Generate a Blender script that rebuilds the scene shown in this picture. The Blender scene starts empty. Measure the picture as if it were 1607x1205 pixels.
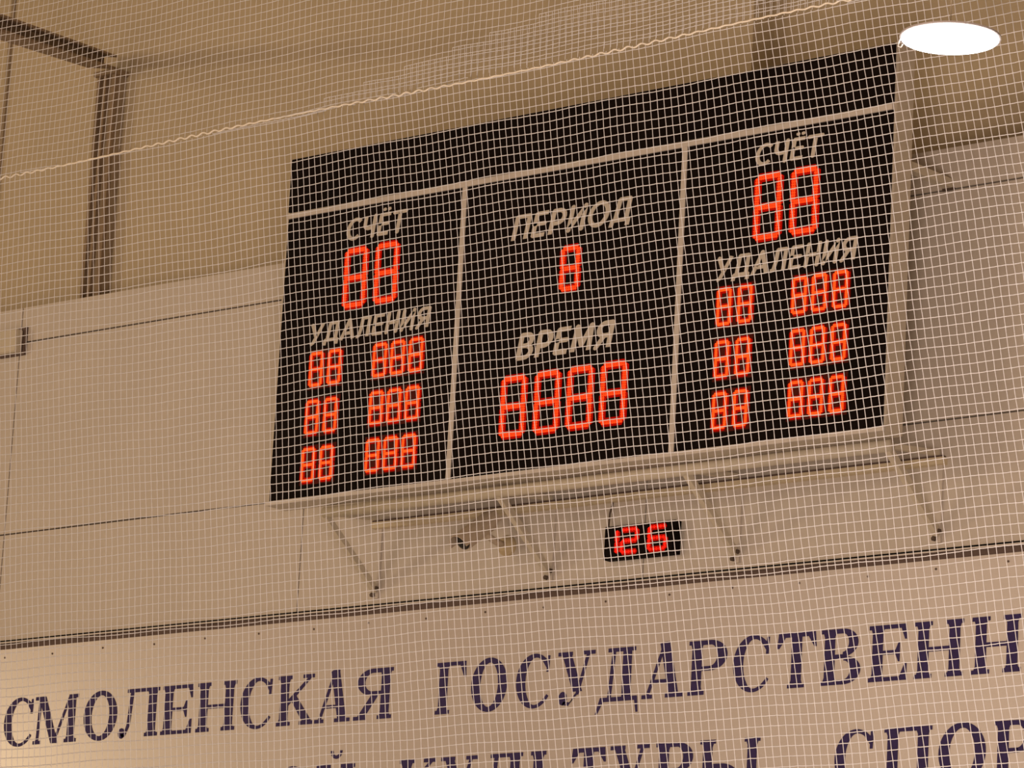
import bpy, bmesh, math, random
from mathutils import Vector, Matrix
random.seed(7)
C = bpy.context.scene.collection
SC = bpy.context.scene

# ------------------------------------------------------------------ camera
F_PX = 6456.4665
YAW, PITCH, ROLL = 0.713755589, 0.230628203, 0.0560163401
CAM = Vector((13.12, -16.1, 1.65))            # wall face is y = 0, board centre x = 0
fw = Vector((-math.sin(YAW)*math.cos(PITCH), math.cos(YAW)*math.cos(PITCH), math.sin(PITCH)))
r0 = Vector((math.cos(YAW), math.sin(YAW), 0)); u0 = r0.cross(fw)
RT = math.cos(ROLL)*r0 + math.sin(ROLL)*u0
UP = -math.sin(ROLL)*r0 + math.cos(ROLL)*u0
cam = bpy.data.cameras.new('camera'); cam.sensor_width = 36; cam.sensor_fit = 'HORIZONTAL'
cam.lens = F_PX/1607*36; cam.clip_end = 200
co = bpy.data.objects.new('camera', cam); C.objects.link(co)
m = Matrix((RT, UP, -fw)).transposed().to_4x4(); m.translation = CAM
co.matrix_world = m; SC.camera = co

def at(px, py, y):
    """point where the sight line through a pixel meets the vertical plane y"""
    d = RT*((px-803.5)/F_PX) - UP*((py-602.5)/F_PX) + fw
    return CAM + d*((y-CAM.y)/d.y)

# ------------------------------------------------------------------ light
SC.view_settings.view_transform = 'Standard'; SC.view_settings.look = 'None'
SC.view_settings.gamma = 1; SC.view_settings.use_curve_mapping = False
SC.view_settings.exposure = 0.0
w = bpy.data.worlds.new('hall_air'); SC.world = w; w.use_nodes = True
bg = w.node_tree.nodes['Background']; bg.inputs[0].default_value = (1.0, .68, .43, 1); bg.inputs[1].default_value = .19

def area(name, loc, target, size, power, col=(1, .72, .49)):
    l = bpy.data.lights.new(name, 'AREA'); l.shape = 'DISK'; l.size = size; l.energy = power; l.color = col
    o = bpy.data.objects.new(name, l); C.objects.link(o); o.location = loc
    o.rotation_euler = (Vector(target)-Vector(loc)).to_track_quat('-Z', 'Y').to_euler(); return o
def spot(name, loc, target, power, angle, blend=1.0, rad=.15, col=(1, .70, .42)):
    l = bpy.data.lights.new(name, 'SPOT'); l.energy = power; l.color = col; l.spot_size = math.radians(angle)
    l.spot_blend = blend; l.shadow_soft_size = rad
    o = bpy.data.objects.new(name, l); C.objects.link(o); o.location = loc
    o.rotation_euler = (Vector(target)-Vector(loc)).to_track_quat('-Z', 'Y').to_euler(); return o
area('hall_lamp_bank', (-7.6, -16, 6.8), (0, 0, 6.2), 5.0, 450)
area('far_hall_lamp', (-23.0, -16, 7.5), (-4, 0, 5.6), 1.8, 680, (1, .74, .45))
area('rink_lamp_bank', (7.0, -9.0, 3.2), (2.0, -3.6, 5.6), 2.5, 430, (1, .76, .62))

# ------------------------------------------------------------------ materials
def mat(name, col, rough=.6, metal=0., var=.06, scale=6., spec=.4, bump=0., stretch=None):
    m = bpy.data.materials.new(name); m.use_nodes = True; nt = m.node_tree; N = nt.nodes; L = nt.links
    b = N['Principled BSDF']; b.inputs['Roughness'].default_value = rough; b.inputs['Metallic'].default_value = metal
    b.inputs['Specular IOR Level'].default_value = spec
    tc = N.new('ShaderNodeTexCoord'); no = N.new('ShaderNodeTexNoise'); no.inputs['Scale'].default_value = scale
    no.inputs['Detail'].default_value = 5
    mp = N.new('ShaderNodeMapping'); L.new(tc.outputs['Object'], mp.inputs[0]); L.new(mp.outputs[0], no.inputs['Vector'])
    if stretch: mp.inputs['Scale'].default_value = stretch
    rp = N.new('ShaderNodeValToRGB'); L.new(no.outputs['Fac'], rp.inputs[0])
    e = rp.color_ramp.elements; e[0].position = .3; e[1].position = .7
    e[0].color = tuple(c*(1-var) for c in col)+(1,); e[1].color = tuple(min(1, c*(1+var)) for c in col)+(1,)
    L.new(rp.outputs[0], b.inputs['Base Color'])
    if bump:
        bp = N.new('ShaderNodeBump'); bp.inputs['Strength'].default_value = bump; bp.inputs['Distance'].default_value = .01
        L.new(no.outputs['Fac'], bp.inputs['Height']); L.new(bp.outputs[0], b.inputs['Normal'])
    return m
def emit(name, col, strength):
    m = bpy.data.materials.new(name); m.use_nodes = True; nt = m.node_tree; N = nt.nodes
    for n in list(N): N.remove(n)
    e = N.new('ShaderNodeEmission'); o = N.new('ShaderNodeOutputMaterial')
    e.inputs[0].default_value = tuple(col)+(1,); e.inputs[1].default_value = strength
    nt.links.new(e.outputs[0], o.inputs[0]); return m
M = dict(
    panel=mat('cream_wall_panel', (.60, .545, .48), .5, var=.025, scale=2.),
    upper=mat('ochre_upper_cladding', (.53, .445, .305), .7, var=.04, scale=2.5),
    gap=mat('dark_joint', (.05, .035, .025), .9),
    banner=mat('banner_vinyl', (.58, .52, .475), .25, var=.02, scale=1.5, spec=.5),
    ink=mat('dark_blue_ink', (.036, .022, .112), .6, var=.1, scale=20, spec=.25),
    screw=mat('rusty_screw', (.13, .09, .07), .6),
    trim=mat('pale_aluminium', (.62, .57, .52), .45, var=.05),
    shade_brown=mat('dark_shade_brown', (.13, .09, .075), .8),  # dark tone used where shade is put in as colour
    black=mat('black_board_face', (.0065, .0035, .003), .7, var=.25, scale=3, spec=.06),
    case=mat('cream_painted_case', (.58, .52, .43), .5),
    filter=mat('red_spill_backing', (.075, .006, .002), .6, var=.15, scale=8, spec=.1),  # backing coloured red to imitate the LEDs' light spilling onto it
    caption=mat('tan_caption', (.62, .57, .50), .8, spec=.1),
    steel=mat('cream_painted_steel', (.60, .54, .43), .5),
    railpaint=mat('yellowed_rail_paint', (.70, .60, .42), .5),
    brown=mat('brown_painted_steel', (.27, .195, .12), .7, var=.15),
    colm=mat('grey_brown_column', (.33, .26, .175), .7, var=.1),
    net=mat('white_net_cord', (.70, .70, .72), .8, var=.05, scale=40),
    rope=mat('cream_edge_rope', (.84, .78, .66), .8, var=.05, scale=40),
    cable=mat('dark_cable', (.10, .07, .05), .7),
    cctv=mat('beige_camera_shell', (.52, .43, .33), .45),
    glass=mat('dark_lens', (.006, .005, .005), .12, spec=.6),
    mount=mat('yellowed_plastic', (.52, .42, .26), .5),
    lampbody=mat('grey_lamp_housing', (.35, .31, .30), .5),
    floor=mat('white_ice', (.75, .76, .78), .25, var=.03),
    ceil=mat('cream_ceiling', (.55, .47, .36), .8),
    led=emit('lit_led', (1.0, .055, .008), 1.35),
    ledsmall=emit('lit_led_orange', (1.0, .085, .010), 1.45),
    lens=emit('red_segment_halo', (1.0, .010, .002), .42),  # dim glow that imitates the halo around the LEDs
    clockled=emit('red_clock_led', (1.0, .016, .006), 1.05),
    lamp=emit('white_lamp_lens', (1, .985, .96), 9.0),
)

# ------------------------------------------------------------------ mesh helpers
def box(bm, x0, x1, y0, y1, z0, z1):
    v = [bm.verts.new((x, y, z)) for x in (x0, x1) for y in (y0, y1) for z in (z0, z1)]
    for f in ((0, 1, 3, 2), (4, 6, 7, 5), (0, 4, 5, 1), (2, 3, 7, 6), (0, 2, 6, 4), (1, 5, 7, 3)): bm.faces.new([v[i] for i in f])
def prism(bm, pts, y0, y1, mi=0):
    """pts = outline in (x, z); front at y0, back at y1"""
    n = len(pts); a = [bm.verts.new((p[0], y0, p[1])) for p in pts]; b = [bm.verts.new((p[0], y1, p[1])) for p in pts]
    fs = [bm.faces.new(a), bm.faces.new(b[::-1])]
    for i in range(n): fs.append(bm.faces.new((a[i], b[i], b[(i+1) % n], a[(i+1) % n])))
    for f in fs: f.material_index = mi
def bar(bm, p, q, w, h, up=(0, 0, 1)):
    """square bar from p to q, w across, h along up"""
    p = Vector(p); q = Vector(q); d = (q-p).normalized(); s = d.cross(Vector(up)).normalized()*w/2; u = s.cross(d).normalized()*h/2
    a = [bm.verts.new(p+i*s+j*u) for i, j in ((-1, -1), (1, -1), (1, 1), (-1, 1))]
    b = [bm.verts.new(q+i*s+j*u) for i, j in ((-1, -1), (1, -1), (1, 1), (-1, 1))]
    bm.faces.new(a); bm.faces.new(b[::-1])
    for i in range(4): bm.faces.new((a[i], b[i], b[(i+1) % 4], a[(i+1) % 4]))
def tube(bm, pts, r, n=10, cap=True):
    rings = []; pts = [Vector(p) for p in pts]
    rr = r if isinstance(r, (list, tuple)) else [r]*len(pts)
    for i, p in enumerate(pts):
        d = (pts[min(i+1, len(pts)-1)]-pts[max(i-1, 0)]).normalized()
        a = d.orthogonal().normalized() if abs(d.z) > .95 else d.cross(Vector((0, 0, 1))).normalized()
        b = a.cross(d)
        rings.append([bm.verts.new(p+rr[i]*(math.cos(t*2*math.pi/n)*a+math.sin(t*2*math.pi/n)*b)) for t in range(n)])
    for r1, r2 in zip(rings, rings[1:]):
        for k in range(n): bm.faces.new((r1[k], r1[(k+1) % n], r2[(k+1) % n], r2[k]))
    if cap: bm.faces.new(rings[0][::-1]); bm.faces.new(rings[-1])
def lathe(bm, prof, origin, axis=(0, 0, 1), n=40, mi=None):
    axis = Vector(axis).normalized(); a = axis.orthogonal().normalized(); b = axis.cross(a); rings = []
    for r, h in prof:
        rings.append([bm.verts.new(Vector(origin)+axis*h+r*(math.cos(t*2*math.pi/n)*a+math.sin(t*2*math.pi/n)*b)) for t in range(n)])
    for k, (r1, r2) in enumerate(zip(rings, rings[1:])):
        for t in range(n): bm.faces.new((r1[t], r1[(t+1) % n], r2[(t+1) % n], r2[t]))
    bm.faces.new(rings[0][::-1]); bm.faces.new(rings[-1])
def obj(name, bm, m, parent=None, bevel=0, smooth=False, origin=None):
    bmesh.ops.recalc_face_normals(bm, faces=bm.faces)
    if bevel: bmesh.ops.bevel(bm, geom=list(bm.edges), offset=bevel, segments=2, affect='EDGES', clamp_overlap=True)
    me = bpy.data.meshes.new(name)
    if origin is None and parent is None and bm.verts:
        mn = [min(v.co[i] for v in bm.verts) for i in range(3)]; mx = [max(v.co[i] for v in bm.verts) for i in range(3)]
        origin = Vector(((mn[0]+mx[0])/2, (mn[1]+mx[1])/2, mn[2]))
    if origin is not None: bmesh.ops.translate(bm, verts=bm.verts, vec=-Vector(origin))
    elif parent is not None: bmesh.ops.translate(bm, verts=bm.verts, vec=-world_loc(parent))
    bm.to_mesh(me); bm.free()
    for x in (m if isinstance(m, (list, tuple)) else [m]): me.materials.append(x)
    if smooth:
        for p in me.polygons: p.use_smooth = True
    o = bpy.data.objects.new(name, me); C.objects.link(o)
    if parent is not None: o.parent = parent
    elif origin is not None: o.location = origin
    return o
def world_loc(o):
    v = Vector(o.location)
    while o.parent: o = o.parent; v += Vector(o.location)
    return v
def tag(o, label, cat=None, group=None, kind=None):
    if label: o['label'] = label
    if cat: o['category'] = cat
    if group: o['group'] = group
    if kind: o['kind'] = kind
    return o
def thing(name, label, cat, loc, group=None):
    o = bpy.data.objects.new(name, None); C.objects.link(o); o.location = loc; o.empty_display_size = .2
    return tag(o, label, cat, group)
B = bmesh.new

# ------------------------------------------------------------------ setting: the wall
XL, XR = -7.2, 6.5
Z_TOP = 7.55; Z_J1 = 7.33; Z_J2 = 6.165; Z_LEDGE = 5.50
STEP_X = at(1182, 40, .26).x
bm = B()
box(bm, XL, XR, .035, .26, 0, Z_TOP-.01)                      # substrate behind the panels
back = obj('wall_back', bm, M['gap'], origin=(0, 0, 0)); tag(back, None, kind='structure')
bm = B(); box(bm, XL, STEP_X, .26, .75, Z_TOP-.5, 10.5)
up1 = obj('upper_cladding', bm, M['upper'], back)
bm = B(); box(bm, STEP_X, XR, .44, .75, Z_TOP-.5, 10.5)
up2 = obj('upper_cladding', bm, M['upper'], back)
bm = B(); x = at(7, 190, .26).x; box(bm, x-.012, x+.012, .245, .26, Z_TOP-.3, 10.4)
obj('cover_strip', bm, M['colm'], back)
seams = [-7.2, -4.82+.0, -2.385, .048, 2.48, 4.92, 6.5]
seams[1] = at(36.7, 483.8, 0).x
for k in range(2, 6): seams[k] = seams[1] + 2.42*(k-1)
g = .0045
for a, b in zip(seams, seams[1:]):
    for z0, z1 in ((Z_J1, Z_TOP), (Z_J2, Z_J1), (Z_LEDGE, Z_J2), (2.6, Z_LEDGE), (0, 2.6)):
        bm = B(); box(bm, a+g, b-g, 0, .036, z0+g, z1-g)
        obj('wall_panel', bm, M['panel'], back)
bm = B(); box(bm, -30, 20, -24, .8, -.1, 0); tag(obj('floor', bm, M['floor'], origin=(0, 0, 0)), None, kind='structure')
bm = B(); box(bm, -30, 20, -24, .8, 10.5, 10.6); tag(obj('ceiling', bm, M['ceil'], origin=(0, 0, 10.5)), None, kind='structure')
# ledge: light lip, dark strip under it standing in for the gap's shade
bm = B()
box(bm, XL, XR, -.034, -.001, Z_LEDGE+.012, Z_LEDGE+.020)
box(bm, XL, XR, -.034, -.030, Z_LEDGE+.004, Z_LEDGE+.020)
tag(obj('trim_1', bm, M['trim']), None, kind='structure')
bm = B(); box(bm, XL, XR, -.012, -.001, Z_LEDGE-.028, Z_LEDGE+.0115); tag(obj('ledge_shade_strip', bm, M['shade_brown']), None, kind='structure')

# ------------------------------------------------------------------ steel column and beam, upper left
xc1 = at(171, 124.5, .12).x; xc0 = xc1-.155
zt = at(158, 108, .12).z
col = thing('steel_column', 'grey-brown steel I-column rising above the wall panels at upper left', 'column', ((xc0+xc1)/2, .17, Z_TOP-.45))
bm = B(); box(bm, xc0, xc1, .20, .2595, Z_TOP-.45, zt); obj('shaft', bm, M['colm'], col)
for xa, wd in ((xc0+.006, .022), (xc0+.062, .020), (xc1-.018, .030)):
    bm = B(); box(bm, xa-wd/2, xa+wd/2, .175, .20, Z_TOP-.45, zt-.03); obj('shade_rib', bm, M['brown'], col)  # coloured dark to stand in for the shadows of the column's flanges
bm = B(); box(bm, xc0-.012, xc1+.02, .15, .2595, zt-.03, zt); obj('head_plate', bm, M['brown'], col)
pA = at(160, 106, .15); pB = at(-30, 44, -3.3)
beam = thing('roof_beam', 'dark brown steel beam running out from the head of the column at upper left', 'beam', pA)
bm = B(); bar(bm, pA, pB, .17, .012); obj('lower_flange', bm, M['brown'], beam)
bm = B(); bar(bm, pA+Vector((0, 0, .04)), pB+Vector((0, 0, .04)), .02, .07); obj('web', bm, M['brown'], beam)
bm = B(); bar(bm, pA+Vector((0, 0, .075)), pB+Vector((0, 0, .075)), .17, .012); obj('upper_flange', bm, M['brown'], beam)

# ------------------------------------------------------------------ sans captions (stroke letters)
def arc(cx, cz, rx, rz, a0, a1, n=14):
    return [(cx+rx*math.cos(math.radians(a0+(a1-a0)*i/n)), cz+rz*math.sin(math.radians(a0+(a1-a0)*i/n))) for i in range(n+1)]
# each glyph: width, strokes in a box of height 1
SANS = {
 'С': (.60, [arc(.36, .5, .32, .46, 48, 312, 20)]),
 'Ч': (.56, [[(.06, 1), (.06, .62)]+arc(.26, .62, .20, .20, 180, 270, 6)[1:]+[(.50, .44)], [(.50, 1), (.50, 0)]]),
 'Ё': (.52, [[(.50, .96), (.07, .96), (.07, .04), (.50, .04)], [(.07, .52), (.45, .52)], [(.18, 1.2), (.185, 1.21)], [(.40, 1.2), (.405, 1.21)]]),
 'Е': (.52, [[(.50, .96), (.07, .96), (.07, .04), (.50, .04)], [(.07, .52), (.45, .52)]]),
 'Т': (.56, [[(.0, .96), (.56, .96)], [(.28, .96), (.28, 0)]]),
 'У': (.60, [[(.03, 1), (.31, .34)], [(.58, 1), (.20, .05), (.08, -.02)]]),
 'Д': (.70, [[(.16, .12), (.20, .96), (.58, .96), (.58, .12)], [(.04, -.14), (.06, .10), (.66, .10), (.66, -.14)]]),
 'А': (.64, [[(.02, 0), (.32, 1), (.62, 0)], [(.12, .30), (.52, .30)]]),
 'Л': (.62, [[(.0, .03), (.12, .06), (.18, .4), (.20, .96), (.56, .96), (.56, 0)]]),
 'Н': (.60, [[(.06, 1), (.06, 0)], [(.54, 1), (.54, 0)], [(.06, .5), (.54, .5)]]),
 'И': (.62, [[(.06, 1), (.06, 0)], [(.56, 1), (.56, 0)], [(.06, .06), (.56, .94)]]),
 'Я': (.60, [[(.54, 0), (.54, .96), (.28, .96)]+arc(.28, .71, .22, .25, 90, 270, 8)[1:]+[(.54, .46)], [(.30, .46), (.05, 0)]]),
 'П': (.60, [[(.06, 0), (.06, .96), (.54, .96), (.54, 0)]]),
 'Р': (.56, [[(.06, 0), (.06, .96), (.28, .96)]+arc(.28, .69, .23, .27, 90, -90, 8)[1:]+[(.06, .42)]]),
 'О': (.74, [arc(.37, .5, .33, .47, 0, 360, 28)]),
 'В': (.58, [[(.06, .04), (.06, .96), (.28, .96)]+arc(.28, .74, .20, .22, 90, -90, 8)[1:]+[(.06, .52)], [(.28, .52)]+arc(.28, .28, .25, .24, 90, -90, 8)[1:]+[(.06, .04)]]),
 'М': (.76, [[(.06, 0), (.10, .98), (.38, .22), (.66, .98), (.70, 0)]]),
}
def stroke(bm, pts, t, f, y0, y1):
    y0 += .0025
    for (a, b) in zip(pts, pts[1:]):
        dx, dz = b[0]-a[0], b[1]-a[1]; l = math.hypot(dx, dz)
        if l < 1e-6: continue
        nx, nz = -dz/l*t/2, dx/l*t/2; ex, ez = dx/l*t*.12, dz/l*t*.12
        y0 -= .00004; prism(bm, [f(a[0]+nx-ex, a[1]+nz-ez), f(b[0]+nx+ex, b[1]+nz+ez), f(b[0]-nx+ex, b[1]-nz+ez), f(a[0]-nx-ex, a[1]-nz-ez)], y0, y1)
    for p in pts[1:-1] if len(pts) > 2 else pts:
        y0 -= .00004; prism(bm, [f(p[0]+t/2*.92*math.cos(k*math.pi/4), p[1]+t/2*.92*math.sin(k*math.pi/4)) for k in range(8)], y0, y1)
def caption(parent, text, bl, tr, slant=.20, th=.17, y=None, side=''):
    """bl, tr: pixel of the baseline's left end and the cap line's right end"""
    y = YB if y is None else y
    p = at(bl[0], bl[1], y); q = at(tr[0], tr[1], y); h = q.z-p.z
    tot = sum(SANS[c][0] for c in text)+.17*(len(text)-1)
    sx = (q.x-p.x-slant*h)/tot
    bm = B(); x = 0
    for c in text:
        wd, st = SANS[c]
        f = lambda a, b, x=x: (p.x+(x+a)*sx+slant*b*h, p.z+b*h)
        for s in st: stroke(bm, s, th if len(s) > 2 or abs(s[0][0]-s[1][0]) > .02 else th*1.0, f, y-.004, y+.002)
        x += wd+.17
    return tag(obj('caption', bm, M['caption'], parent), 'tan slanted caption reading '+text+side)

# ------------------------------------------------------------------ the scoreboard
YB = -.57                                     # black face
bx0, bx1 = -2.004, 2.004; bz0, bz1 = 6.010, 7.918
sb = thing('scoreboard', 'big black hockey scoreboard with red lit digits and Russian captions', 'scoreboard', (0, -.49, bz0))
e = .022
bm = B(); box(bm, bx0-e, bx1+e*.6, YB+.008, YB+.15, bz0-e, bz1+.008); obj('cabinet', bm, M['case'], sb, bevel=.003)
z_t = 7.596
hx = at(622, 270, YB).x
for a, b in ((bx0, hx-.002), (hx+.002, bx1)):
    bm = B(); box(bm, a, b, YB-.006, YB+.008, z_t+.022, bz1); obj('header_panel', bm, M['black'], sb)
d1, d2 = -.728, .735
for a, b in ((bx0, d1-.016), (d1+.016, d2-.016), (d2+.016, bx1)):
    bm = B(); box(bm, a, b, YB, YB+.008, bz0, z_t-.016); obj('face_panel', bm, M['black'], sb)
bm = B(); box(bm, bx0, bx1, YB-.010, YB+.008, z_t-.016, z_t+.012); obj('header_trim', bm, M['trim'], sb)
for d in (d1, d2):
    bm = B(); box(bm, d-.016, d+.016, YB-.006, YB+.008, bz0, z_t-.016); obj('divider', bm, M['trim'], sb)
bm = B(); box(bm, bx0-e, bx1+.012, YB-.006, YB+.008, bz0-e, bz0-.001); obj('bottom_trim', bm, M['trim'], sb)

caption(sb, 'СЧЁТ', (543, 378), (638.5, 329), slant=.16, side=' on the left')
caption(sb, 'УДАЛЕНИЯ', (485, 541), (677, 481), slant=.16, side=' on the left')
caption(sb, 'ПЕРИОД', (803, 377.5), (995, 308), slant=.22)
caption(sb, 'ВРЕМЯ', (810, 564.5), (965, 503), slant=.20, th=.185)
caption(sb, 'СЧЁТ', (1185, 261), (1291.5, 210), slant=.16, side=' on the right')
caption(sb, 'УДАЛЕНИЯ', (1122.5, 440), (1346.5, 371), slant=.16, side=' on the right')

SEG8 = 'abcdefg'
def digit(parent, x0, x1, z0, z1, t, y, m, segs=SEG8, dots=2, name='digit', margin=.06):
    """seven-segment figure built from a dim bar imitating the LED halo and rows of LEDs per segment"""
    bm = B(); zm = (z0+z1)/2; h = t/2
    P = dict(a=((x0+h, z1-h), (x1-h, z1-h)), d=((x0+h, z0+h), (x1-h, z0+h)), g=((x0+h, zm), (x1-h, zm)),
             f=((x0+h, zm), (x0+h, z1-h)), e=((x0+h, z0+h), (x0+h, zm)), b=((x1-h, zm), (x1-h, z1-h)), c=((x1-h, z0+h), (x1-h, zm)))
    for s in segs:
        (ax, az), (cx, cz) = P[s]; dx, dz = cx-ax, cz-az; L = math.hypot(dx, dz); dx /= L; dz /= L; nx, nz = -dz, dx
        ax += dx*h*.12; az += dz*h*.12; L -= h*.24
        f = lambda u, v: (ax+dx*u+nx*v, az+dz*u+nz*v)
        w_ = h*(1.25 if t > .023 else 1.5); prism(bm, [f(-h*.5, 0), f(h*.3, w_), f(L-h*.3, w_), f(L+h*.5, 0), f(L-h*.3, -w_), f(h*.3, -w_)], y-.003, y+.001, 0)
        n = max(4, int(L/(t/dots*.72)))
        for r in range(dots):
            v = (r-(dots-1)/2)*t/dots*.70
            for i in range(n):
                u = -h*.1+(L+h*.2)*(i+.5)/n; c = f(u, v); rr = t/dots*.36
                prism(bm, [(c[0]+rr*math.cos(k*math.pi/3), c[1]+rr*math.sin(k*math.pi/3)) for k in range(6)], y-.007, y-.002, 1)
    return obj(name, bm, [M['lens'], m], parent)  # 'lens' is the dim glow that imitates the LED halo
def display(kind, quads, zs, t, m, dots, label):
    """quads: (x TL, x BR) pixels; zs: (y of TL, y of BR) pixels per digit"""
    R = []
    for (tlx, tly), (brx, bry) in quads:
        a = at(tlx, tly, YB); b = at(brx, bry, YB); R.append([a.x, b.x, b.z, a.z])
    z0 = sum(r[2] for r in R)/len(R); z1 = sum(r[3] for r in R)/len(R); wd = sum(r[1]-r[0] for r in R)/len(R)
    bm = B(); box(bm, R[0][0]-.012, R[-1][1]+.012, YB-.0025, YB, z0-.012, z1+.012)
    o = obj(kind, bm, M['filter' if 'penalty' in kind else 'black'], sb); tag(o, label)  # 'filter' is the red backing that imitates LED spill
    for r in R:
        c = (r[0]+r[1])/2; ww = wd*(1.05 if t < .03 else 1); digit(o, c-ww/2, c+ww/2, z0, z1, t, YB-.003, m, dots=dots)
def Z(off, s, pts): return [((off[0]+a/s, off[1]+b/s), (off[0]+c/s, off[1]+d/s)) for (a, b, c, d) in pts]
k = 4.0175
display('score_display', Z((400, 200), k, [(576, 768, 700, 1130), (772, 735, 895, 1095)]), 0, .036, M['led'], 2, 'two digit score under the left caption')
display('score_display', Z((1030, 150), k, [(628, 505, 788, 900), (858, 465, 1018, 862)]), 0, .036, M['led'], 2, 'two digit score under the right caption')
display('period_display', Z((700, 250), k, [(730, 552, 843, 825)]), 0, .034, M['led'], 2, 'single period digit')
display('time_display', Z((700, 500), k, [(357, 368, 497, 745), (568, 338, 712, 718), (776, 310, 918, 688), (983, 280, 1135, 655)]), 0, .036, M['led'], 2, 'four digit time')
for dy, row in ((0, 'top'), (303, 'middle'), (604, 'bottom')):
    sx = -26*dy/303
    display('penalty_display', Z((400, 500), k, [(358+sx, 215+dy, 424+sx, 428+dy), (470+sx, 198+dy, 542+sx, 408+dy)]), 0, .0225, M['ledsmall'], 2, row+' two digit penalty number on the left')
    display('penalty_display', Z((400, 500), k, [(755+sx*.9, 160+dy, 830+sx*.9, 366+dy), (868+sx*.9, 145+dy, 942+sx*.9, 350+dy), (983+sx*.9, 122+dy, 1058+sx*.9, 328+dy)]), 0, .0225, M['ledsmall'], 2, row+' three digit penalty time on the left')
for dy, row in ((0, 'top'), (331, 'middle'), (657, 'bottom')):
    sx = -15*dy/331
    display('penalty_display', Z((1030, 400), k, [(392+sx, 213+dy, 472+sx, 443+dy), (522+sx, 195+dy, 605+sx, 425+dy)]), 0, .0225, M['ledsmall'], 2, row+' two digit penalty number on the right')
    display('penalty_display', Z((1030, 400), k, [(865+sx*.8, 143+dy, 948+sx*.8, 372+dy), (990+sx*.8, 125+dy, 1075+sx*.8, 352+dy), (1120+sx*.8, 103+dy, 1212+sx*.8, 330+dy)]), 0, .0225, M['ledsmall'], 2, row+' three digit penalty time on the right')

# ------------------------------------------------------------------ welded frame that carries the board
fx = [at(594, 880, 0).x+1.2265*16.1/16.2*i for i in range(4)]
mf = thing('mounting_frame', 'cream welded steel frame under the big scoreboard, bolted to the wall panels', 'frame', (0, -.2, 5.55))
zt0 = bz0-e                                    # underside of the cabinet
z_arm = zt0-.042
zr = at(1035, 772, -.03).z
bm = B(); tube(bm, [(fx[0]-.42+.42, -.445, z_arm), (fx[3]+.02, -.445, z_arm)], .030, 14); obj('front_tube', bm, M['steel'], mf, smooth=True)
bm = B(); box(bm, fx[0]-.03, fx[3]+.04, -.040, -.001, zr-.022, zr+.012); obj('wall_rail', bm, M['railpaint'], mf)
bm = B(); box(bm, fx[0]-.03, fx[3]+.03, -.036, -.001, zr+.0125, zr+.022); obj('rail_shade_strip', bm, M['shade_brown'], mf)  # dark strip added to imitate the shadow line above the rail
for i, x in enumerate(fx):
    bm = B(); box(bm, x-.020, x+.020, -.012, -.0005, 5.555, zr-.022); obj('wall_post', bm, M['panel'], mf)
    bm = B(); bar(bm, (x, -.445, z_arm-.01), (x, -.012, 5.60), .036, .030, (1, 0, 0)); obj('brace', bm, M['steel'], mf)
    bm = B(); bar(bm, (x, -.445, z_arm), (x, -.03, zr+.036), .030, .026); obj('arm', bm, M['steel'], mf)
    bm = B(); lathe(bm, [(.013, 0), (.013, .014), (.008, .02)], (x-.014, -.012, 5.575), (0, -1, 0), 6); obj('bolt', bm, M['cable'], mf)
    bm = B(); lathe(bm, [(.013, 0), (.013, .014), (.008, .02)], (x+.014, -.012, 5.61), (0, -1, 0), 6); obj('bolt', bm, M['cable'], mf)

for x in fx:
    # upper stay between the cabinet's back and the wall
    zs = at(1490, 296, 0).z
    bm = B(); box(bm, x-.022, x+.022, YB+.15, -.001, zs, zs+.045); obj('upper_stay', bm, M['steel'], sb)
    bm = B(); box(bm, x-.035, x+.035, -.012, -.0005, zs-.012, zs); obj('stay_plate', bm, M['cable'], sb)

# ------------------------------------------------------------------ small red clock under the board
YC = -.055
a = at(949, 827, YC); b = at(1057, 867.5, YC)
cl = thing('wall_clock', 'small black digital clock with red digits below the big scoreboard', 'clock', ((a.x+b.x)/2, -.03, b.z))
bm = B(); box(bm, a.x, b.x, YC+.004, -.0005, b.z, a.z); obj('case', bm, M['black'], cl, bevel=.001)
bm = B(); box(bm, a.x+.012, b.x-.012, YC, YC+.005, b.z+.01, a.z-.01); obj('screen', bm, M['black'], cl)
zz0 = b.z+.018; zz1 = a.z-.016
q = lambda px: at(px, 846, YC).x
digit(cl, q(964.5), q(972), zz0, zz1, .026, YC-.001, M['clockled'], 'bc', 1)
digit(cl, q(974), q(1002.5), zz0, zz1, .024, YC-.001, M['clockled'], 'abged', 1)
digit(cl, q(1016.5), q(1047.5), zz0, zz1, .024, YC-.001, M['clockled'], 'afgedc', 1)
bm = B()
p0 = at(962, 781, -.012); p1 = at(957, 806, -.012); p2 = at(955, 829, -.02)
tube(bm, [p0, p0.lerp(p1, .5)+Vector((.006, 0, 0)), p1, p2], .005, 8)
tag(obj('clock_cable', bm, M['cable']), 'thin dark cable dropping from the wall rail to the small red clock', 'cable')

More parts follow.
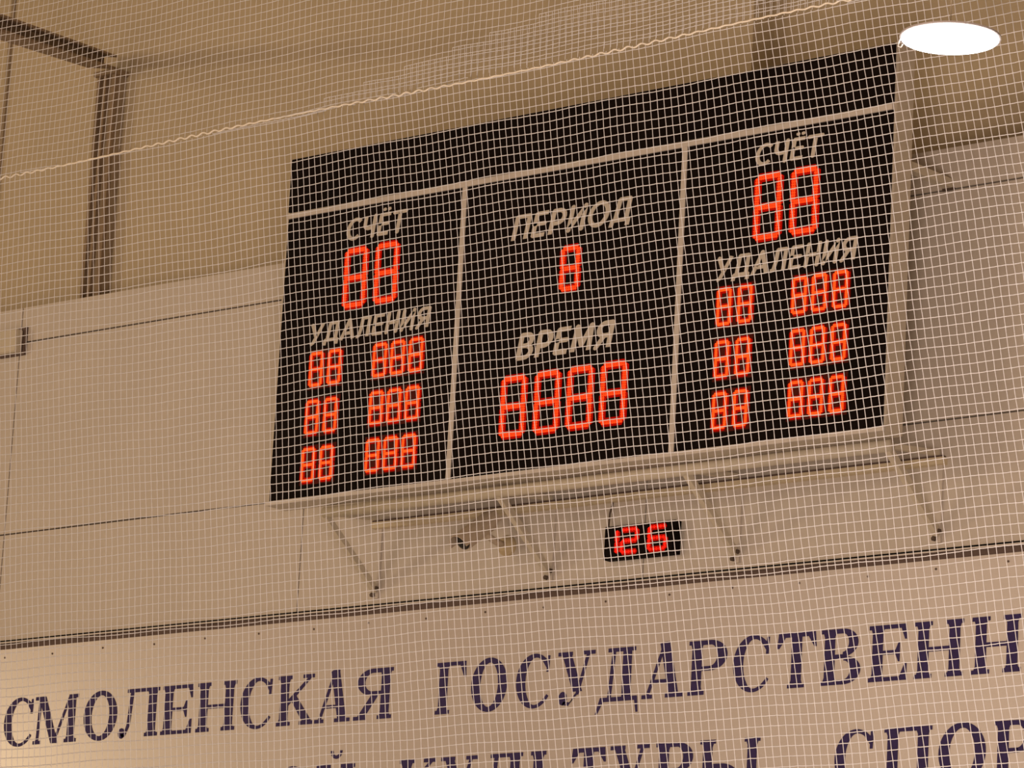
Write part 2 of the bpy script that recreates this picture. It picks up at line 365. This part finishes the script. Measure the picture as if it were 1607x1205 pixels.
# ------------------------------------------------------------------ security camera
pb = at(798, 857, 0); pe = at(770, 838, -.16); pf = at(727, 850, -.33); pr = at(772, 816, -.13)
cc = thing('security_camera', 'beige bullet security camera on the wall under the scoreboard', 'camera', pb)
bm = B(); lathe(bm, [(.055, 0), (.055, .02), (.035, .05), (.0, .052)][:3], pb, (0, -1, 0), 24); obj('wall_mount', bm, M['mount'], cc, smooth=False)
bm = B(); mid = pr.lerp(pf, .35); tube(bm, [pb+Vector((0, -.04, 0)), pb+Vector((-.01, -.10, .01)), mid+Vector((.01, .01, -.03)), mid], .018, 10); obj('bracket_arm', bm, M['cctv'], cc, smooth=True)
ax = (pf-pr); Ln = ax.length; ax.normalize()
bm = B(); lathe(bm, [(.038, 0), (.048, .02), (.05, Ln-.02), (.046, Ln)], pr, ax, 24); obj('housing', bm, M['cctv'], cc, smooth=False)
bm = B()
s = ax.cross(Vector((0, 0, 1))).normalized(); u = s.cross(ax).normalized()
ring = lambda d, r: [pr+ax*d+r*(math.cos(t)*s+math.sin(t)*u) for t in [math.radians(v) for v in range(-10, 191, 20)]]
rows = [[bm.verts.new(v) for v in ring(d, .058)] for d in (-.01, Ln+.045)] + [[bm.verts.new(v) for v in ring(d, .054)] for d in (Ln+.045, -.01)]
for A_, B_ in zip(rows, rows[1:]+rows[:1]):
    for i in range(len(A_)-1): bm.faces.new((A_[i], A_[i+1], B_[i+1], B_[i]))
obj('sunshield', bm, M['cctv'], cc)
bm = B(); lathe(bm, [(.043, Ln), (.043, Ln+.006), (.030, Ln+.012)], pr, ax, 24); obj('lens', bm, M['glass'], cc)

# ------------------------------------------------------------------ little wall fixture at the left edge
a = at(-14, 522, -.07); b = at(24, 551, -.07)
sd = thing('wall_sensor', 'pale boxy wall sensor by the panel seam at the left edge', 'sensor', ((a.x+b.x)/2, -.03, b.z))
bm = B(); box(bm, a.x, b.x, -.07, -.018, b.z, a.z); obj('body', bm, M['steel'], sd, bevel=.006)
bm = B(); box(bm, a.x+.03, b.x+.02, -.018, -.0005, b.z-.01, a.z+.02); obj('shadow_plate', bm, M['shade_brown'], sd)  # dark plate behind the body, reaching right in place of its cast shadow

# ------------------------------------------------------------------ the banner with serif lettering
YS = -.016
ban = thing('wall_banner', 'long pale wall banner with large dark blue serif lettering in two lines', 'banner', (-.5, 0, 4.5))
bz_top = Z_LEDGE-.030
bm = B(); box(bm, XL, XR, YS, -.0005, 4.25, bz_top); obj('sheet', bm, M['banner'], ban)
xs = at(8, 1031, YS).x; zsw = at(267, 1007, YS).z
n = 0
while xs < XR-.1:
    bm = B(); lathe(bm, [(.006, 0), (.006, .003), (.003, .005)], (xs, YS, zsw+random.uniform(-.006, .006)), (0, -1, 0), 8); obj('screw', bm, M['screw'], ban)
    xs += .415 if n % 3 else .40; n += 1

def ring(bm, cx, cz, rx, rz, sx, tz, a0, a1, f, y0, y1, n=40, taper=None):
    """elliptic stroke: side thickness sx, top thickness tz"""
    for i in range(n):
        q = []
        for j, inner in ((i, 0), (i+1, 0), (i+1, 1), (i, 1)):
            t = math.radians(a0+(a1-a0)*j/n); kx = rx-(sx if inner else 0); kz = rz-(tz if inner else 0)
            if inner and taper:
                s_ = taper(j/n); kx = rx-sx*s_; kz = rz-tz*max(s_, .55)
            q.append(f(cx+kx*math.cos(t), cz+kz*math.sin(t)))
        prism(bm, q, y0, y1)
def serif_letter(bm, ch, X0, X1, Z0, H, y):
    """draws a bold serif capital between X0 and X1 standing on Z0"""
    W = X1-X0; S = min(.061, W*.28) if ch not in 'МДЫ' else .056; T = .023; E = .020; V = .020
    y0, y1 = y-.003, y+.001
    f = lambda a, b: (X0+a, Z0+b)
    def P(*pts):
        nonlocal y0
        y0 -= .00004; prism(bm, [f(*p) for p in pts], y0, y1)
    R = lambda a, b, c, d: P((a, c), (b, c), (b, d), (a, d))
    def foot(c0, c1, z, up=1):
        R(c0-E, c1+E, z, z+up*V) if up > 0 else R(c0-E, c1+E, z-V, z)
        d = V+.018
        if up > 0: P((c0-E*.35, z+V), (c0, z+V), (c0, z+d)); P((c1, z+V), (c1+E*.35, z+V), (c1, z+d))
        else: P((c0-E*.35, z-V), (c0, z-d), (c0, z-V)); P((c1, z-V), (c1, z-d), (c1+E*.35, z-V))
    def stem(c0, c1, top=True, bot=True):
        R(c0, c1, 0, H)
        if top: foot(c0, c1, H, -1)
        if bot: foot(c0, c1, 0, 1)
    def line(a, b, t):   # slanted stroke with horizontal ends, t measured along x
        P((a[0]-t/2, a[1]), (a[0]+t/2, a[1]), (b[0]+t/2, b[1]), (b[0]-t/2, b[1]))
    if ch == 'О': ring(bm, W/2, H/2, W/2, H/2+.006, S, T*1.15, 0, 360, f, y0, y1, 48)
    elif ch == 'С':
        ring(bm, W*.55, H/2, W*.55, H/2+.006, S, T*1.2, 38, 180, f, y0, y1, 26, lambda s: .45+.55*min(1, s*1.6))
        ring(bm, W*.55, H/2, W*.55, H/2+.006, S, T*1.2, 180, 325, f, y0, y1, 26, lambda s: 1-.75*max(0, s-.35)/.65)
        P((W-.020, H*.66), (W-.004, H*.66), (W, H*.97), (W-.016, H*.97)); P((W-.05, H*.88), (W-.012, H*.70), (W-.010, H*.90))
    elif ch == 'М':
        line((E+.012, 0), (E+.022, H), .020); R(0, .062, 0, V)
        R(0, E+.05, H-V, H); R(W-E-S, W-E, 0, H); foot(W-E-S, W-E, 0, 1); R(W-E-S+.006, W, H-V, H)
        line((E+.035, H), (W*.50, 0), S); line((W-E-S+.012, H), (W*.50-.006, 0), .018)
    elif ch == 'Л':
        stem(W-E-S, W-E); R(.075, W-E, H-V, H); P((.055, H-V), (.055, H), (.10, H), (.10, H-V))
        P((.082, H-V), (.106, H-V), (.088, .07), (.064, .07)); P((.064, .07), (.088, .07), (.055, .01), (.035, .0)); P((.035, 0), (.055, .01), (.04, .025), (.02, .02))
        c = [f(.026+.026*math.cos(k*math.pi/6), .026+.03*math.sin(k*math.pi/6)) for k in range(12)]; prism(bm, c, y0, y1)
    elif ch == 'Е':
        stem(E, E+S); R(E, W-.006, H-V, H); R(E, W, 0, V)
        P((W-.034, H-V), (W-.004, H-V), (W-.002, H-.075), (W-.012, H-.075)); P((W-.04, V), (W, V), (W, .085), (W-.012, .08))
        R(E+S, W-.05, H/2-.008, H/2+.012); P((W-.066, H/2-.008), (W-.05, H/2-.045), (W-.042, H/2-.045), (W-.042, H/2+.048), (W-.05, H/2+.048), (W-.066, H/2+.012))
    elif ch in 'НИЙ':
        stem(E, E+S); stem(W-E-S, W-E)
        if ch == 'Н': R(E+S, W-E-S, H/2-.010, H/2+.012)
        else:
            P((E+S, .02), (E+S, .06), (W-E-S, H-.02), (W-E-S, H-.06))
            if ch == 'Й': ring(bm, W/2, H+.075, .042, .045, .018, .018, 180, 360, f, y0, y1, 16)
    elif ch == 'К':
        stem(E, E+S); P((E+S, H*.40), (E+S, H*.52), (W-.046, H-V), (W-.022, H-V)); R(W-.082, W, H-V, H)
        P((E+S+.012, H*.55), (E+S+.045, H*.64), (W-.008, V), (W-.008-S*1.1, V)); R(W-.035-S, W+.006, 0, V)
    elif ch == 'А':
        line((.030, 0), (W*.52, H), .020); line((W-.036-S*.3, 0), (W*.53, H), S); R(.055, W-.07, H*.28, H*.28+.018)
        R(0, .066, 0, V); R(W-.05-S, W, 0, V); P((W*.40, H), (W*.53+S/2, H), (W*.53+S/2, H+.012), (W*.47, H+.010))
    elif ch == 'Я':
        stem(W-E-S, W-E); ring(bm, W*.47, H*.735, W*.40, H*.265, S*.85, T, 90, 270, f, y0, y1, 24); R(W*.46, W-E-S, H-T, H); R(W*.46, W-E-S, H*.47, H*.47+T)
        P((W*.46, H*.49), (W*.46+.05, H*.49), (.028+S*.9, V), (.030, V)); R(0, .045+S*.7, 0, V)
    elif ch == 'Г':
        stem(E, E+S); R(E, W-.004, H-V, H); P((W-.042, H-V), (W-.004, H-V), (W, H-.085), (W-.012, H-.085))
    elif ch == 'У':
        line((.034+S*.3, H), (W*.56, H*.24), S); line((W-.040, H), (W*.55, H*.18), .020)
        R(0, .058+S*.6, H-V, H); R(W-.078, W, H-V, H)
        P((W*.55-.012, H*.2), (W*.55+.012, H*.22), (W*.36, .012), (W*.33, -.004)); P((W*.36, .012), (W*.33, -.006), (W*.16, .0), (W*.2, .018))
        prism(bm, [f(W*.17+.028*math.cos(k*math.pi/6), .034+.036*math.sin(k*math.pi/6)) for k in range(12)], y0, y1)
    elif ch == 'Д':
        R(W-.055-S, W-.055, 0, H); R(.070, W-.030, H-V, H); line((.085, 0), (.108, H-V), .022)
        R(.028, W-.012, 0, V*1.1)
        P((.028, V), (.060, V), (.012, -.062), (0, -.062)); P((W-.030, V), (W-.010, V), (W-.002, -.062), (W-.014, -.062))
    elif ch == 'Р':
        stem(E, E+S); R(E+S, W*.58, H-T, H); R(E+S, W*.58, H*.44, H*.44+T); ring(bm, W*.56, H*.72, W*.44, H*.28, S, T, -90, 90, f, y0, y1, 24)
    elif ch == 'Т':
        stem(W/2-S/2, W/2+S/2, top=False); R(.010, W-.010, H-V*1.1, H)
        P((.008, H), (.050, H-V), (.012, H-.075), (0, H-.075)); P((W-.008, H), (W, H-.075), (W-.012, H-.075), (W-.050, H-V))
    elif ch == 'В':
        stem(E, E+S); R(E, W*.58, H-T, H); R(E, W*.6, H*.5-T/2, H*.5+T/2); R(E, W*.6, 0, T)
        ring(bm, W*.55, H*.75, W*.38, H*.25, S*.9, T, -90, 90, f, y0, y1, 22); ring(bm, W*.57, H*.255, W*.43, H*.255, S, T, -90, 90, f, y0, y1, 22)
    elif ch == 'П':
        stem(E, E+S); stem(W-E-S, W-E); R(E, W-E, H-V, H)
    elif ch in 'ЬЫ':
        wb = W if ch == 'Ь' else W*.66
        stem(E, E+S); R(E, wb*.58, H*.56-T, H*.56); R(E, wb*.58, 0, T); ring(bm, wb*.56, H*.28, wb*.44, H*.28, S, T, -90, 90, f, y0, y1, 22)
        if ch == 'Ы': stem(W-E-S, W-E)
def word(letters, z_base, H, label, ymid):
    bm = B()
    for ch, a, b in letters:
        serif_letter(bm, ch, at(a, ymid(a), YS).x, at(b, ymid(b), YS).x, z_base, H, YS)
    tag(obj('lettering', bm, M['ink'], ban), label)
zb = sum(at(px, py, YS).z for px, py in ((88, 1168.5), (340, 1149), (480, 1137.5), (590, 1126), (710, 1119.5), (1110, 1089), (1250, 1077), (1560, 1054.5)))/8
zh = sum(at(px, py, YS).z for px, py in ((75, 1094), (340, 1071.5), (480, 1059), (600, 1047), (710, 1038), (1110, 1004.5), (1250, 991), (1560, 966)))/8
H1 = zh-zb
ym = lambda x: 1133-.080*x
word([('С', 7, 51), ('М', 54.5, 121.5), ('О', 132, 184), ('Л', 188, 249), ('Е', 254.5, 302), ('Н', 309.6, 370), ('С', 378, 426), ('К', 436, 492), ('А', 496, 551), ('Я', 557, 616)], zb, H1, 'first dark blue word of the upper line', ym)
word([('Г', 685, 731), ('О', 740, 796), ('С', 810.5, 862), ('У', 875, 933), ('Д', 937, 1004), ('А', 1009, 1073), ('Р', 1081, 1141), ('С', 1151, 1207), ('Т', 1219.5, 1281), ('В', 1289, 1351), ('Е', 1364, 1423.5), ('Н', 1435.5, 1512), ('Н', 1525.6, 1603)], zb, H1, 'second dark blue word of the upper line', ym)
zh2 = sum(at(px, py, YS).z for px, py in ((650, 1191), (924, 1173), (1058, 1165), (1140, 1160), (1425, 1140), (1590, 1131)))/6
ym2 = lambda x: 1262-.075*x
word([('О', 430, 486), ('Й', 496, 556)], zh2-H1, H1, 'dark blue word end at the left of the lower line', ym2)
word([('К', 627, 683), ('У', 692, 749), ('Л', 757, 820), ('Ь', 833, 887), ('Т', 897, 951), ('У', 958, 1019), ('Р', 1030, 1088), ('Ы', 1099, 1193)], zh2-H1, H1, 'dark blue word in the middle of the lower line', ym2)
word([('С', 1311, 1371), ('П', 1388, 1463), ('О', 1474, 1548), ('Р', 1561, 1626)], zh2-H1, H1, 'dark blue word start at the right of the lower line', ym2)

# ------------------------------------------------------------------ protective net
YN = -3.6
CW, CH = .0354, .0402; RS = .0019
zrope = lambda x: zr0+(x-xr0)*sr
pa, pb2 = at(0, 278.5, YN), at(1340, 1.5, YN); xr0, zr0 = pa.x, pa.z; sr = (pb2.z-pa.z)/(pb2.x-pa.x)
NX0, NX1, NZ0, NZ1 = at(0, 600, YN).x-1.9, at(1607, 600, YN).x+1.6, at(800, 1205, YN).z-.7, at(0, 0, YN).z+1.4
XC, ZC = (NX0+NX1)/2, (NZ0+NZ1)/2
def net_mesh(name, parent, cw, ch, z0, z1, y, shear, fan, r, ph, amp, clip=None, x0=NX0, x1=NX1, rv=None):
    rv = rv or r; rh = r
    nx = int((x1-x0)/cw); nz = int((z1-z0)/ch); rnd = random.Random(int(ph*1000)+3)
    P = []
    for j in range(nz+1):
        z = z0+j*ch; row = []
        for i in range(nx+1):
            xb = x0+(i+ph)*cw
            s = shear+fan*(xb-XC)
            x = xb+s*(ZC-z)+rnd.uniform(-1, 1)*amp+.004*math.sin(xb*3.1+z*5.3)
            zz = z+rnd.uniform(-1, 1)*amp*.9+.006*math.sin(xb*2.3+.7*z)+.003*math.sin(xb*9+z*4)
            yy = y+.02*math.sin(xb*1.7)*math.sin(z*1.3)
            row.append((x, yy, zz))
        P.append(row)
    V = []; Fc = []
    def run(pts, vertical):
        b0 = len(V)
        r = rv if vertical else rh
        for (x, yy, z) in pts:
            if vertical: V.extend(((x-r, yy, z), (x, yy-r, z), (x+r, yy, z), (x, yy+r, z)))
            else: V.extend(((x, yy, z-r), (x, yy-r, z), (x, yy, z+r), (x, yy+r, z)))
        for k_ in range(len(pts)-1):
            q = b0+4*k_
            for t in range(4): Fc.append((q+t, q+(t+1) % 4, q+4+(t+1) % 4, q+4+t))
    ok = clip or (lambda p: True)
    for row in P:
        pts = []
        for i, p in enumerate(row):
            if ok(p):
                pts.append(p)
                if i < len(row)-1:          # slight sag between the knots
                    n_ = row[i+1]; pts.append(((p[0]+n_[0])/2, (p[1]+n_[1])/2, (p[2]+n_[2])/2-.0007))
            elif len(pts) > 1: run(pts, False); pts = []
            else: pts = []
        if len(pts) > 1: run(pts, False)
    for i in range(nx+1):
        pts = [P[j][i] for j in range(nz+1) if ok(P[j][i])]
        if pts and clip:                    # the cut end is tied to the edge rope
            for q_ in (0, -1):
                if abs(pts[q_][2]-zrope(pts[q_][0])) < ch*1.6:
                    e_ = (pts[q_][0], pts[q_][1], zrope(pts[q_][0])); pts = [e_]+pts if q_ == 0 else pts+[e_]; break
        if len(pts) > 1: run(pts, True)
    me = bpy.data.meshes.new(name); me.from_pydata([(v[0]-parent.location.x, v[1]-parent.location.y, v[2]-parent.location.z) for v in V], [], Fc); me.update()
    me.materials.append(M['net']); o = bpy.data.objects.new(name, me); C.objects.link(o); o.parent = parent
    for p in me.polygons: p.use_smooth = True
    return o
XOV = at(430, 150, YN).x
net = thing('protective_net', 'white square-mesh safety net hanging in front of the scoreboard and wall', 'net', (XC, YN, NZ0))
net_mesh('lower_mesh', net, CW, CH, NZ0, zr0+2.2, YN, .155, .02, RS, .3, .0011, lambda p: p[2] < zrope(p[0])+.001, rv=.00175)
net_mesh('upper_mesh', net, CW*.98, CH*.93, NZ0, NZ1, YN-.002, .03, .012, RS*.9, .6, .0012, lambda p: p[2] > zrope(p[0])-.001, rv=.0014)
net_mesh('overlap_mesh', net, CW*.985, CH*.93, NZ0, NZ1, YN-.035, .10, .012, RS*.8, .1, .0016, lambda p: p[2] > zrope(p[0])-.001 and p[2] < zrope(p[0])+min(.24, (p[0]-XOV)*.14), rv=.0013)
bm = B(); pts = []; x = NX0-.1; i = 0
while x < NX1+.1:
    pts.append((x, YN-.006, zrope(x)+.006*math.sin(x*2*math.pi/.072)*(.6+.4*math.sin(x*5))+.008*math.sin(x*2.1))); x += .012
tube(bm, pts, .0040, 6); obj('edge_rope', bm, M['rope'], net, smooth=True)

# ------------------------------------------------------------------ round hall lamp, upper right
YLp = -4.4
c = at(1491, 62, YLp); zc = (c-CAM).dot(fw); rad = 77.5*zc/F_PX
lp = thing('hall_lamp', 'bright white round hall lamp hanging at the upper right of the scoreboard', 'lamp', c)
bm = B(); lathe(bm, [(rad*.985, -.001), (rad*.985, .003)], c, n=64); obj('lens', bm, M['lamp'], lp)
bm = B(); lathe(bm, [(rad*1.0, .0035), (rad*1.03, .004), (rad*1.03, .010), (rad*.8, .022), (rad*.25, .03)], c, n=64); obj('housing', bm, M['lampbody'], lp)
bm = B(); tube(bm, [c+Vector((0, 0, .03)), Vector((c.x, c.y, 10.5))], .0018, 6); obj('suspension_wire', bm, M['ceil'], lp)
h = c-RT*(rad*1.0)
bm = B(); tube(bm, [h+Vector((0, 0, .008)), h-RT*.006+Vector((0, 0, -.012)), h-RT*.010+Vector((0, 0, -.026)), h+RT*.002+Vector((0, 0, -.030)), h+RT*.008+Vector((0, 0, -.018))], .0025, 6); obj('hook', bm, M['trim'], lp, smooth=True)
